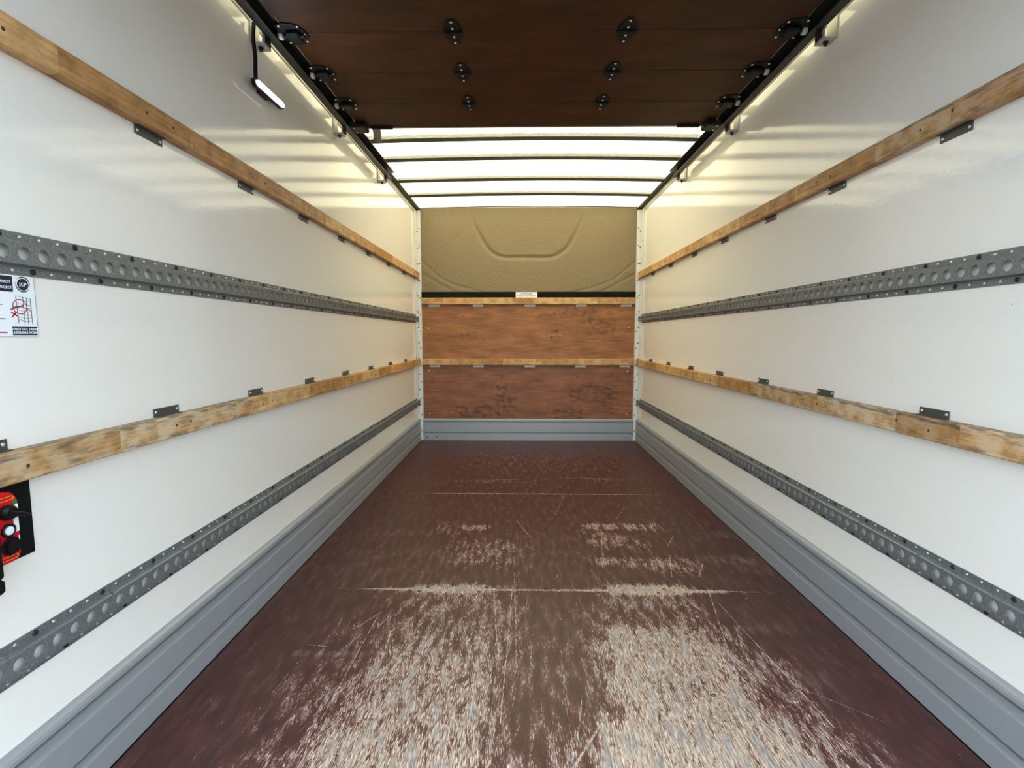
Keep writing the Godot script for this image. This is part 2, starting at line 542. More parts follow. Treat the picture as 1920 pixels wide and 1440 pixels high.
func build_shell() -> void:
	for s in [-1, 1]:
		var w := Shape.new()
		var side := "left" if s < 0 else "right"
		w.box(Vector3(minf(s * WALL, s * (WALL + 0.03)), -0.12, BACK - 0.05), Vector3(maxf(s * WALL, s * (WALL + 0.03)), ROOF + 0.03, REAR))
		var o := obj("wall_" + side, w, M.white_panel)
		tag(o, "glossy white van side wall " + ("with the red control box and the printed sign" if s < 0 else "without any control box or sign on it"), "wall", "", "structure")
		# scuffs and specks on the panel
		var rng := RandomNumberGenerator.new()
		rng.seed = 77 + s
		var d := Shape.new()
		for k in 12:
			var z := rng.randf_range(-4.4, -1.0)
			var y := rng.randf_range(0.5, 1.95)
			var r := rng.randf_range(0.0008, 0.0018)
			d.lathe(Vector3(s * (WALL - 0.0002), y, z), Vector3(-s, 0, 0), [Vector2(r, 0), Vector2(0, 0.0006)], 6)
		var k := obj("scuff_marks", d, M.sealant, o)
		stuff(k)
	var g := Shape.new()
	g.box(Vector3(-40, -0.80, -40), Vector3(40, -0.75, 40))
	tag(obj("ground", g, M.asphalt), "plain grey tarmac outside behind the open van", "ground", "", "structure")

func build_floor() -> void:
	var f := thing("floor")
	tag(f, "dark brown plywood load floor worn to bare wood", "floor", "", "structure")
	var sub := Shape.new()
	sub.box(Vector3(-WALL, -0.12, BACK), Vector3(WALL, -0.018, REAR))
	obj("subfloor", sub, M.subfloor, f)
	var names := [[-4.698, -3.0805, 1024, 760], [-3.0795, -1.8805, 1536, 900], [-1.8795, -0.660, 2048, 1240]]
	for i in 3:
		var n: Array = names[i]
		var m := mat("floor_film_%d" % i, Color.WHITE, 0.42, 0, 0.5)
		m.albedo_texture = floor_texture(n[2], n[3], n[0], n[1], 300 + 20 * i)
		m.texture_repeat = false
		m.heightmap_enabled = false
		var s := Shape.new()
		var a := Vector3(-1.0, 0, n[0])
		var b := Vector3(1.0, 0, n[1])
		s.box(Vector3(a.x, -0.018, a.z), Vector3(b.x, -0.0006, b.z))
		for q in s.v.size():
			s.t[q] = Vector2((s.v[q].x + 1.0) / 2.0, (s.v[q].z - n[0]) / (n[1] - n[0]))
		s.quad(Vector3(a.x, 0, a.z), Vector3(b.x, 0, a.z), Vector3(b.x, 0, b.z), Vector3(a.x, 0, b.z), Vector3.UP, [Vector2(0, 0), Vector2(1, 0), Vector2(1, 1), Vector2(0, 1)])
		obj("plywood_sheet", s, m, f)
	var th := Shape.new()
	th.box(Vector3(-1.0, -0.018, -0.658), Vector3(1.0, 0.0, REAR), 0.003)
	obj("threshold_plate", th, M.alu, f)
	# screw heads along the joints and across the sheets
	var sc := Shape.new()
	for z in [-1.865, -1.895, -3.065, -3.095]:
		for k in 9:
			sc.lathe(Vector3(-0.92 + 0.23 * k + (0.03 if z == -1.895 else 0.0), -0.001, z), Vector3.UP, [Vector2(0.006, 0), Vector2(0.006, 0.0016), Vector2(0.004, 0.002), Vector2(0.0025, 0.0008), Vector2(0, 0.0008)], 10)
	for p in [[0.0, -1.30], [-0.45, -1.31], [0.46, -1.31], [-0.28, -2.5], [0.06, -2.5], [0.3, -2.55], [0.62, -2.5], [-0.6, -3.8], [0.0, -3.8], [0.6, -3.8]]:
		sc.lathe(Vector3(p[0], -0.001, p[1]), Vector3.UP, [Vector2(0.006, 0), Vector2(0.006, 0.0016), Vector2(0.004, 0.002), Vector2(0.0025, 0.0008), Vector2(0, 0.0008)], 10)
	var o := obj("screw_heads", sc, M.sealant, f)
	stuff(o)

func groove(p: Vector2, pts: Array, w: float) -> float:
	var d := 1e9
	for i in pts.size() - 1:
		d = minf(d, p.distance_to(Geometry2D.get_closest_point_to_segment(p, pts[i], pts[i + 1])))
	return exp(-d * d / (w * w))

func smooth_path(pts: Array, n := 5) -> Array:
	var c := Curve2D.new()
	for i in pts.size():
		var t: Vector2 = (pts[mini(i + 1, pts.size() - 1)] - pts[maxi(i - 1, 0)]) / 6.0
		c.add_point(pts[i], -t, t)
	var out := []
	for i in pts.size() - 1:
		for k in n:
			out.append(c.sample(i, float(k) / n))
	out.append(pts[-1])
	return out

func build_bulkhead() -> void:
	var b := thing("wall_back")
	tag(b, "front bulkhead wall of beige moulding above brown plywood boards", "wall", "", "structure")
	var s := Shape.new()
	s.box(Vector3(-WALL, -0.12, BACK - 0.06), Vector3(WALL, ROOF + 0.03, BACK - 0.02))
	obj("bulkhead_skin", s, M.bulkhead, b)
	# upper moulding with its pressed U and two faint arcs
	var u := smooth_path([Vector2(-0.56, 2.2), Vector2(-0.52, 2.08), Vector2(-0.487, 1.982), Vector2(-0.409, 1.838), Vector2(-0.343, 1.756), Vector2(-0.243, 1.706), Vector2(-0.037, 1.702), Vector2(0.203, 1.704), Vector2(0.32, 1.755), Vector2(0.388, 1.836), Vector2(0.468, 2.002), Vector2(0.5, 2.1), Vector2(0.53, 2.2)])
	var arcs := []
	for q in [1, -1]:
		arcs.append(smooth_path([Vector2(q * 1.03, 1.70), Vector2(q * 0.977, 1.657), Vector2(q * 0.894, 1.589), Vector2(q * 0.792, 1.506), Vector2(q * 0.634, 1.438), Vector2(q * 0.412, 1.385)], 3))
		arcs.append(smooth_path([Vector2(q * 1.03, 1.58), Vector2(q * 0.979, 1.552), Vector2(q * 0.84, 1.47), Vector2(q * 0.704, 1.40), Vector2(q * 0.6, 1.36)], 3))
	var nx := 220
	var ny := 90
	var P := []
	for j in ny + 1:
		var row := []
		for i in nx + 1:
			var p := Vector2(lerpf(-WALL, WALL, float(i) / nx), lerpf(1.34, ROOF + 0.028, float(j) / ny))
			var dep := -0.016 * groove(p, u, 0.017) * (1.0 - 0.8 * smoothstep(1.85, 2.12, p.y))
			if p.y < 1.72:
				for a in arcs:
					dep -= 0.0045 * groove(p, a, 0.010)
			dep -= 0.004 * smoothstep(1.72, 1.75, p.y) * (1.0 - smoothstep(0.2, 0.36 + 0.42 * clampf((p.y - 1.71) / 0.45, 0, 1), absf(p.x)))
			row.append(Vector3(p.x, p.y, BACK + dep))
		P.append(row)
	var g := Shape.new()
	var N := func(i: int, j: int) -> Vector3:
		var dx: Vector3 = P[j][mini(i + 1, nx)] - P[j][maxi(i - 1, 0)]
		var dy: Vector3 = P[mini(j + 1, ny)][i] - P[maxi(j - 1, 0)][i]
		return dx.cross(dy).normalized()
	for j in ny:
		for i in nx:
			var n0: Vector3 = N.call(i, j)
			var n1: Vector3 = N.call(i + 1, j)
			var n2: Vector3 = N.call(i + 1, j + 1)
			var n3: Vector3 = N.call(i, j + 1)
			g.trin(P[j][i], P[j][i + 1], P[j + 1][i + 1], n0, n1, n2)
			g.trin(P[j][i], P[j + 1][i + 1], P[j + 1][i], n0, n2, n3)
	obj("moulded_panel", g, M.bulkhead, b)
	# two veneered boards
	var boards := [
		[0.742, 1.345, Color8(156, 104, 66), [[690, 290, 26, 34, 0.4], [930, 230, 70, 60, 0.25], [240, 300, 40, 30, 0.2], [800, 130, 120, 40, 0.2], [130, 190, 10, 6, 0.3]]],
		[0.150, 0.738, Color8(142, 92, 65), [[420, 250, 34, 80, 0.32], [440, 330, 26, 40, 0.3], [870, 250, 110, 70, 0.2], [280, 410, 120, 50, 0.3], [760, 420, 80, 40, 0.3], [980, 300, 40, 120, 0.16]]],
	]
	for i in 2:
		var d: Array = boards[i]
		var m := mat("veneer_%d" % i, Color.WHITE, 0.48, 0, 0.4)
		m.albedo_texture = veneer_texture(1100, 500, 500 + 30 * i, d[2], d[3], 0.75)
		m.texture_repeat = false
		var o := Shape.new()
		o.box(Vector3(-0.99, d[0], BACK - 0.019), Vector3(0.99, d[1], BACK + 0.0035))
		var x0 := -0.99
		for q in o.v.size():
			o.t[q] = Vector2((o.v[q].x - x0) / 1.98, 1.0 - (o.v[q].y - d[0]) / (d[1] - d[0]))
		obj("plywood_board", o, m, b)
	var sc := Shape.new()
	for p in [[-0.93, 1.05], [0.93, 1.06], [-0.93, 0.655], [0.93, 0.65], [-0.93, 0.25], [0.93, 0.25]]:
		sc.dome(Vector3(p[0], p[1], BACK + 0.0035), Vector3.BACK, 0.006, 0.002)
	stuff(obj("board_screws", sc, M.screw_bright, b))
	# black capping strip and its notice
	var t := Shape.new()
	t.box(Vector3(-0.988, 1.334, BACK + 0.0036), Vector3(0.988, 1.386, BACK + 0.022), 0.003)
	tag(obj("trim_1", t, M.black_matt), "black capping strip across the top of the plywood bulkhead boards", "trim", "", "structure")
	var l := thing("warning_label", Vector3(-0.016, 1.357, BACK + 0.0222))
	tag(l, "small white printed label on the black strip above the boards", "label")
	var p := Shape.new()
	p.box(Vector3(-0.099, -0.026, 0), Vector3(0.099, 0.026, 0.0006))
	obj("paper", p, M.paper_white, l)
	text("lettering", "Do not exceed", 0.0145, Vector3(0, 0.011, 0.0007), Vector3.ZERO, M.ink_black, l)
	text("lettering", "loading to lower batten", 0.0145, Vector3(0, -0.009, 0.0007), Vector3.ZERO, M.ink_black, l)

func text(called: String, words: String, size: float, at: Vector3, turn: Vector3, m: Material, parent: Node3D, align := HORIZONTAL_ALIGNMENT_CENTER) -> MeshInstance3D:
	var t := TextMesh.new()
	var f := SystemFont.new()
	f.font_names = PackedStringArray(["Droid Sans"])
	f.font_weight = 700
	t.font = f
	t.text = words
	t.font_size = 64
	t.pixel_size = size / 64.0
	t.depth = 0.0003
	t.horizontal_alignment = align
	var o := MeshInstance3D.new()
	o.name = called
	o.mesh = t
	o.material_override = m
	parent.add_child(o, true)
	o.position = at
	o.rotation = turn
	return o

func kick_profile() -> PackedVector2Array:
	# (out from the wall, height)
	return PackedVector2Array([Vector2(0, 0.0005), Vector2(0.020, 0.0005), Vector2(0.020, 0.0535), Vector2(0.0195, 0.0545), Vector2(0.0150, 0.0555), Vector2(0.0150, 0.0665), Vector2(0.0185, 0.0690), Vector2(0.0185, 0.0715), Vector2(0.0030, 0.0725), Vector2(0.0030, 0.0790), Vector2(0.0185, 0.0800), Vector2(0.0190, 0.1505), Vector2(0.0185, 0.1515), Vector2(0.0140, 0.1525),
		Vector2(0.0140, 0.1700), Vector2(0.0180, 0.1725), Vector2(0.0180, 0.1745), Vector2(0.0030, 0.1755), Vector2(0.0030, 0.1825), Vector2(0.0175, 0.1835), Vector2(0.0175, 0.1920), Vector2(0.0150, 0.1990), Vector2(0.0095, 0.2035), Vector2(0.004, 0.2055), Vector2(0, 0.206)])

func build_kick_plates() -> void:
	for s in [-1, 1]:
		var k := Shape.new()
		k.prism(kick_profile(), Vector3(s * (WALL - 0.0003), 0, BACK + 0.05), Vector3(-s, 0, 0), Vector3.UP, Vector3(0, 0, REAR - BACK - 0.05))
		var o := obj("baseboard_" + ("left" if s < 0 else "right"), k, M.kick_plate)
		tag(o, "ribbed grey aluminium kick plate along the foot of the " + ("wall with the control box" if s < 0 else "wall without the control box"), "kick plate", "", "structure")
	var b := thing("baseboard_back")
	tag(b, "ribbed grey aluminium kick plate below the brown bulkhead boards", "kick plate", "", "structure")
	var q := Shape.new()
	var prof := kick_profile()
	for i in prof.size():
		prof[i].x += 0.024
	q.prism(prof, Vector3(-0.984, 0, BACK + 0.004), Vector3(0, 0, 1), Vector3.UP, Vector3(1.968, 0, 0))
	obj("extrusion", q, M.kick_plate, b)
	var sc := Shape.new()
	for x in [-0.95, -0.86, 0.92]:
		sc.dome(Vector3(x, 0.03, BACK + 0.048), Vector3.BACK, 0.006, 0.002)
	stuff(obj("fixing_screws", sc, M.bolt_dark, b))

func build_posts_and_edges() -> void:
	for s in [-1, 1]:
		var t := thing("trim_%d" % (2 if s < 0 else 3))
		tag(t, "white riveted corner post where the bulkhead meets the " + ("wall with the lamp" if s < 0 else "wall without the lamp"), "corner post", "", "structure")
		var p := Shape.new()
		p.box(Vector3(minf(s * 0.986, s * 1.024), 0.001, BACK + 0.001), Vector3(maxf(s * 0.986, s * 1.024), 2.115, BACK + 0.047), 0.003)
		obj("post", p, M.post_white, t)
		p = Shape.new()
		p.box(Vector3(minf(s * 1.018, s * 1.0245), 0.207, BACK + 0.052), Vector3(maxf(s * 1.018, s * 1.0245), 2.115, BACK + 0.125), 0.002)
		obj("side_flange", p, M.post_white, t)
		var r := Shape.new()
		var y := 0.09
		while y < 2.1:
			r.dome(Vector3(s * 0.995, y, BACK + 0.047), Vector3.BACK, 0.006, 0.003)
			r.dome(Vector3(s * 1.018, y + 0.03, BACK + 0.10), Vector3(-s, 0, 0), 0.005, 0.002)
			r.dome(Vector3(s * 1.012, y * 0.93 + 0.11, BACK + 0.047), Vector3.BACK, 0.007, 0.004)
			y += 0.155
		stuff(obj("rivets", r, M.clip_steel, t))
		# angle between wall and roof
		t = thing("trim_%d" % (4 if s < 0 else 5))
		tag(t, "metal angle along the roof edge above the " + ("wall with the lamp" if s < 0 else "wall without the lamp"), "roof edge angle", "", "structure")
		p = Shape.new()
		p.box(Vector3(minf(s * 0.985, s * 1.0245), 2.122, BACK + 0.001), Vector3(maxf(s * 0.985, s * 1.0245), 2.134, REAR - 0.07), 0.002)
		obj("lower_leg", p, M.bow_steel, t)
		p = Shape.new()
		p.box(Vector3(minf(s * 1.021, s * 1.0245), 2.082, BACK + 0.130), Vector3(maxf(s * 1.021, s * 1.0245), 2.1215, REAR - 0.07))
		obj("wall_leg", p, M.bracket_steel, t)
	var h := Shape.new()
	h.box(Vector3(-WALL + 0.001, 1.93, REAR - 0.06), Vector3(WALL - 0.001, 2.20, REAR))  # header out of view, its lower edge dropped to shade the upper walls
	tag(obj("trim_6", h, M.alu), "unseen aluminium header beam over the open rear doorway, set low to shade the upper walls", "header", "", "structure")

func roof_y(x: float) -> float:
	return ROOF + CAMBER * (1.0 - x * x / (WALL * WALL))

func build_roof() -> void:
	var r := Shape.new()
	var n := 24
	for i in n:
		var x0 := lerpf(-WALL - 0.03, WALL + 0.03, float(i) / n)
		var x1 := lerpf(-WALL - 0.03, WALL + 0.03, float(i + 1) / n)
		var a := Vector3(x0, roof_y(x0) + 0.002, BACK - 0.06)
		var b := Vector3(x1, roof_y(x1) + 0.002, BACK - 0.06)
		var d := Vector3(0, 0, REAR - BACK + 0.06)
		var na := Vector3(CAMBER * 2 * x0, -1, 0).normalized()
		var nb := Vector3(CAMBER * 2 * x1, -1, 0).normalized()
		r.trin(a, b, b + d, na, nb, nb)
		r.trin(a, b + d, a + d, na, nb, na)
	tag(obj("ceiling", r, M.roof_skin), "translucent cream fibreglass roof skin letting daylight through", "roof", "", "structure")
	for z in [-1.1, -1.5, -1.9, -2.3, -2.75, -3.105, -3.435, -3.885, -4.285, -4.70]:
		var t := thing("roof_bow", Vector3(0, 0, z))
		var last: bool = z < -4.6
		var web := Shape.new()
		var bond := Shape.new()
		var hgt := 0.006 if last else 0.019
		for i in n:
			var x0 := lerpf(-0.984, 0.984, float(i) / n)
			var x1 := lerpf(-0.984, 0.984, float(i + 1) / n)
			var y0 := roof_y(x0)
			var y1 := roof_y(x1)
			var A := Vector3(x0, y0 - hgt, 0)
			var B := Vector3(x1, y1 - hgt, 0)
			var up := Vector3(0, hgt - 0.001, 0)
			var wd := Vector3(0, 0, -0.014)
			web.quad(A, B, B + up, A + up, Vector3.BACK)
			web.quad(A + wd, B + wd, B + wd + up, A + wd + up, Vector3.FORWARD)
			web.quad(A, B, B + wd, A + wd, Vector3.DOWN)
			web.quad(A + up, B + up, B + wd + up, A + wd + up, Vector3.UP)
			var f := Vector3(0, 0, 0.055)
			var lo := Vector3(0, -0.0035, 0)
			var C := Vector3(x0, y0, 0.0005)
			var D := Vector3(x1, y1, 0.0005)
			bond.quad(C + lo, D + lo, D + lo + f, C + lo + f, Vector3.DOWN)
			bond.quad(C + f, D + f, D + lo + f, C + lo + f, Vector3.BACK)
		obj("hoop", web, M.bow_steel, t)
		if not last:
			obj("bonding_flange", bond, M.bond_strip, t)
		var where := {"-3.105": "first beyond the end of the shutter", "-3.435": "second beyond the end of the shutter", "-3.885": "third beyond the end of the shutter", "-4.285": "fourth beyond the end of the shutter", "-4.7": "right against the bulkhead", "-1.1": "over the shutter board nearest the rear header", "-1.5": "over the shutter boards, second from the rear header", "-1.9": "over the shutter boards, third from the rear header", "-2.3": "over the second shutter board from the inner edge", "-2.75": "just over the inner edge of the shutter"}
		var key := str(z)
		tag(t, "dark curved roof bow " + str(where.get(key, "hidden above the shutter boards")), "roof bow", "roof bows")
	var c := Shape.new()
	var p0 := Vector3(-0.935, roof_y(0.93) - 0.020, -3.108)
	var dr := Vector3(0.23, 0, 1).normalized()
	c.prism(PackedVector2Array([Vector2(-0.022, 0), Vector2(0.022, 0), Vector2(0.022, 0.005), Vector2(-0.022, 0.005)]), p0 + Vector3(0.022, 0, 0.004), Vector3(1, 0, -0.23).normalized(), Vector3.UP, dr * 0.6)
	tag(obj("roof_strap", c, M.trunking), "short grey strap showing between shutter edge and first roof bow", "strap")

# perforated hat-section lashing rail; local axes: length along dir, out from the wall
func build_lashing_rails() -> void:
	for s in [-1, 1]:
		for lev in [[1.095, "upper"], [0.327, "lower"]]:
			var y0: float = lev[0]
			var t := thing("lashing_rail", Vector3(s * WALL, y0, BACK + 0.05))
			tag(t, "galvanised perforated lashing rail at " + ("waist" if lev[1] == "upper" else "shin") + " height on the " + ("wall with the control box" if s < 0 else "wall without the control box"), "lashing rail", "lashing rails along the side walls")
			var out := Vector3(-s, 0, 0)
			var L := 4.24
			var P := func(o: float, y: float, z: float) -> Vector3: return out * o + Vector3(0, y, z)
			var b := Shape.new()
			# section: (out, height); flange, slope, face, slope, flange
			var e := 0.018    # how far the hat stands out
			for fl in [[0.0, 0.0165], [0.0655, 0.0805]]:
				b.quad(P.call(0.0022, fl[0], 0), P.call(0.0022, fl[1], 0), P.call(0.0022, fl[1], L), P.call(0.0022, fl[0], L), out)
			b.quad(P.call(0, 0, 0), P.call(0.0022, 0, 0), P.call(0.0022, 0, L), P.call(0, 0, L), Vector3.DOWN)
			b.quad(P.call(0, 0.0805, 0), P.call(0.0022, 0.0805, 0), P.call(0.0022, 0.0805, L), P.call(0, 0.0805, L), Vector3.UP)
			b.quad(P.call(0.0022, 0.0165, 0), P.call(e, 0.0195, 0), P.call(e, 0.0195, L), P.call(0.0022, 0.0165, L), Vector3.DOWN)
			for end in [0.0, L]:
				b.quad(P.call(0, 0, end), P.call(0.0022, 0, end), P.call(0.0022, 0.0805, end), P.call(0, 0.0805, end), Vector3(0, 0, signf(end - 1)))
			# upper slope, slit every sixth hole
			var z := 0.0
			while z < L:
				var z1 := minf(z + 0.236, L)
				b.quad(P.call(0.0022, 0.0655, z), P.call(e - 0.003, 0.0630, z), P.call(e - 0.003, 0.0630, z1), P.call(0.0022, 0.0655, z1), Vector3.UP)
				b.quad(P.call(e - 0.003, 0.0630, z), P.call(e, 0.0605, z), P.call(e, 0.0605, z1), P.call(e - 0.003, 0.0630, z1), Vector3.UP + out)
				z += 0.24
			# face with round holes
			var p := 0.04
			var r := 0.0125
			var yc := 0.040
			var seg := 20
			for k in int(L / p):
				var zc := (k + 0.5) * p
				for i in seg:
					var a0 := TAU * i / seg
					var a1 := TAU * (i + 1) / seg
					var c0 := Vector2(cos(a0), sin(a0))
					var c1 := Vector2(cos(a1), sin(a1))
					var q0 := c0 * minf(0.02 / maxf(absf(c0.x), 1e-5), 0.0205 / maxf(absf(c0.y), 1e-5))
					var q1 := c1 * minf(0.02 / maxf(absf(c1.x), 1e-5), 0.0205 / maxf(absf(c1.y), 1e-5))
					if absf(c0.x) * 1.02 < absf(c0.y) != (absf(c1.x) * 1.02 < absf(c1.y)):
						var cor := Vector2(signf(c0.x + c1.x) * 0.02, signf(c0.y + c1.y) * 0.0205)
						b.tri(P.call(e, yc + q0.y, zc + q0.x), P.call(e, yc + cor.y, zc + cor.x), P.call(e, yc + q1.y, zc + q1.x), out)
					b.quad(P.call(e, yc + q0.y, zc + q0.x), P.call(e, yc + q1.y, zc + q1.x), P.call(e, yc + c1.y * r, zc + c1.x * r), P.call(e, yc + c0.y * r, zc + c0.x * r), out)
					b.quad(P.call(e, yc + c0.y * r, zc + c0.x * r), P.call(e, yc + c1.y * r, zc + c1.x * r), P.call(e - 0.0025, yc + c1.y * r, zc + c1.x * r), P.call(e - 0.0025, yc + c0.y * r, zc + c0.x * r), Vector3(0, -(c0.y + c1.y), -(c0.x + c1.x)))
			obj("perforated_strip", b, M.galvanised, t)
			var rv := Shape.new()
			var bo := Shape.new()
			for k in int(L / p):
				for row in 2:
					var c: Vector3 = P.call(0.0022, 0.0725 if row else 0.0085, (k + (0.02 if row else 0.5)) * p + 0.01)
					if (k + 2 * row) % 4 == 0:
						bo.dome(c, out, 0.0062, 0.0035, 8)
					else:
						rv.dome(c, out, 0.0033, 0.0012, 6)
			stuff(obj("rivets", rv, M.rivet, t))
			stuff(obj("bolts", bo, M.bolt_dark, t))

func clip_shape(out: Vector3, along: Vector3, up: float) -> Shape:
	# a folded steel strip: plate on the wall with two holes' screws, a lip under or over the batten
	var s := Shape.new()
	var lo := -along.abs() * 0.0485
	var hi := along.abs() * 0.0485
	var a := lo + out * 0.0004
	var b := hi + out * 0.0030 + Vector3(0, up * 0.022, 0)
	s.box(Vector3(minf(a.x, b.x), minf(a.y, b.y), minf(a.z, b.z)), Vector3(maxf(a.x, b.x), maxf(a.y, b.y), maxf(a.z, b.z)), 0.0006)
	a = lo + out * 0.0031
	b = hi + out * 0.012 + Vector3(0, up * 0.0022, 0)
	s.box(Vector3(minf(a.x, b.x), minf(a.y, b.y), minf(a.z, b.z)), Vector3(maxf(a.x, b.x), maxf(a.y, b.y), maxf(a.z, b.z)), 0.0004)
	return s

func batten(label: String, start: Vector3, along: Vector3, length: float, out: Vector3, height: float, joints: Array, tones: Array, worn_to: float, clips: Array, clip_up: float, sd: int, flip: bool) -> void:
	var t := thing("wooden_batten", start)
	tag(t, label, "batten", "wooden rub battens on the walls")
	var d := 0.030
	var c := 0.0025
	var prof := PackedVector2Array([Vector2(0.0005, 0), Vector2(d - c, 0), Vector2(d, c), Vector2(d, height - c), Vector2(d - c, height), Vector2(0.0005, height)])
	var rng := RandomNumberGenerator.new()
	rng.seed = sd
	var from := 0.0
	var cuts := joints.duplicate()
	cuts.append(length)
	for k in cuts.size():
		var s := Shape.new()
		s.prism(prof, along * (from + 0.0003), out, Vector3.UP, along * (cuts[k] - from - 0.0006), rng.randf() * 7.0)
		var worn: bool = from < worn_to if not flip else cuts[k] > length - worn_to
		obj("timber_length", s, M["batten_%s_%d" % ["worn" if worn else "clean", tones[k % tones.size()]]], t)
		from = cuts[k]
	var heads := Shape.new()
	for z in clips:
		for q in [-0.075, 0.02]:
			heads.lathe(along * (z + q + rng.randf_range(-0.02, 0.02)) + out * (d - 0.0002) + Vector3(0, height * rng.randf_range(0.42, 0.6), 0), out, [Vector2(0.0042, 0), Vector2(0.0037, 0.0006), Vector2(0.0018, 0.0003), Vector2(0, 0.0003)], 10)
	stuff(obj("countersunk_screws", heads, M.sealant, t))
	for z in clips:
		var k := obj("bracket_clip", clip_shape(out, along, clip_up), M.clip_steel if along.z > 0.5 else M.bracket_steel, t)
		k.position = along * z + Vector3(0, height + 0.0002 if clip_up > 0 else -0.0002, 0)
		for q in [-1, 1]:
			var sc := Shape.new()
			sc.dome(along * q * 0.040 + out * 0.003 + Vector3(0, clip_up * 0.0125, 0), out, 0.0040, 0.0018, 8)
			obj("screw", sc, M.screw_bright, k)

func build_battens() -> void:
	var z0 := BACK + 0.06
	var len := 4.05       # side battens, measured from the bulkhead towards the rear
	var near := func(zs: Array) -> Array: return zs.map(func(z): return z - z0)
	# joints are listed from the bulkhead
	var left_clips := [-4.66, -4.19, -3.70, -3.215, -2.742, -2.268, -1.798, -1.336, -0.862]
	var right_clips := [-4.68, -4.27, -3.765, -3.265, -2.795, -2.292, -1.825, -1.345, -0.87]
	batten("upper wooden batten on the wall with the lamp and control box", Vector3(-WALL, 1.502, z0), Vector3.BACK, len, Vector3.RIGHT, 0.057, near.call([-4.42, -4.1, -3.72, -3.24, -2.86, -2.45, -1.98, -1.46, -1.055]), [1, 0, 3, 2, 1, 0, 1, 4, 2, 3, 2], 0.0, near.call(left_clips), -1.0, 5, false)
	batten("lower weathered wooden batten on the wall with the control box beneath it", Vector3(-WALL, 0.710, z0), Vector3.BACK, len, Vector3.RIGHT, 0.058, near.call([-4.45, -4.30, -3.9, -3.6, -3.3, -2.95, -2.6, -2.2, -1.72, -1.62, -1.14]), [0, 2, 1, 3, 2, 0, 1, 2, 0, 3, 0, 1, 3], 1.05, near.call(left_clips), 1.0, 6, true)
	batten("upper wooden batten on the wall facing the lamp", Vector3(WALL, 1.500, z0), Vector3.BACK, len, Vector3.LEFT, 0.057, near.call([-4.5, -4.2, -3.8, -3.4, -3.0, -2.55, -2.05, -1.90, -1.60, -1.33]), [0, 1, 0, 3, 1, 0, 4, 1, 2, 1, 4], 0.9, near.call(right_clips), -1.0, 7, true)
	batten("lower weathered wooden batten on the wall facing the control box", Vector3(WALL, 0.708, z0), Vector3.BACK, len, Vector3.LEFT, 0.058, near.call([-4.6, -4.35, -4.0, -3.65, -3.4, -3.1, -2.75, -2.35, -1.76, -1.44, -1.23]), [1, 0, 2, 3, 0, 1, 0, 2, 1, 0, 2, 3], 1.15, near.call(right_clips), 1.0, 8, true)
	var bl := 1.968
	var clips := [0.11, 0.52, 1.0, 1.475, 1.89]
	batten("upper cross batten on the bulkhead just under the black strip", Vector3(-0.984, 1.272, BACK + 0.0036), Vector3.RIGHT, bl, Vector3.BACK, 0.060, [0.20, 0.46, 0.84, 1.04, 1.25, 1.62], [1, 3, 0, 2, 0, 0, 1], 0.0, clips, -1.0, 9, false)
	batten("lower cross batten between the two brown bulkhead boards", Vector3(-0.984, 0.710, BACK + 0.0036), Vector3.RIGHT, bl, Vector3.BACK, 0.060, [0.3, 0.55, 0.75, 1.1, 1.45, 1.7], [0, 1, 2, 3, 1, 0, 1], 0.0, clips, -1.0, 10, false)

func hinge_shape() -> Shape:
	var s := Shape.new()
	var p := PackedVector2Array([Vector2(-0.012, -0.074), Vector2(0.012, -0.074), Vector2(0.017, -0.062), Vector2(0.034, -0.020), Vector2(0.034, 0.020), Vector2(0.017, 0.062), Vector2(0.012, 0.074), Vector2(-0.012, 0.074), Vector2(-0.017, 0.062), Vector2(-0.034, 0.020), Vector2(-0.034, -0.020), Vector2(-0.017, -0.062)])
	s.prism(p, Vector3(0, -0.0005, 0), Vector3.RIGHT, Vector3.BACK, Vector3(0, -0.004, 0))
	for x in [-0.022, 0.0, 0.022]:
		s.tube([Vector3(x - 0.010, -0.0065, 0), Vector3(x + 0.010, -0.0065, 0)], 0.006, 10)
	return s

func side_hinge_shape(q: float) -> Shape:
	var s := Shape.new()
	var p := PackedVector2Array([Vector2(-0.052, -0.050), Vector2(-0.020, -0.068), Vector2(0.020, -0.060), Vector2(0.045, -0.022), Vector2(0.045, 0.022), Vector2(0.020, 0.060), Vector2(-0.020, 0.068), Vector2(-0.052, 0.050)])
	for i in p.size():
		p[i].x *= -q
	s.prism(p, Vector3(0, -0.0005, 0), Vector3.RIGHT, Vector3.BACK, Vector3(0, -0.004, 0))
	s.box(Vector3(-0.024, -0.020, -0.028), Vector3(0.024, -0.0045, 0.028), 0.005)
	s.tube([Vector3(-0.037, -0.009, 0.0), Vector3(0.037, -0.009, 0.0)], 0.0075, 10)
	return s

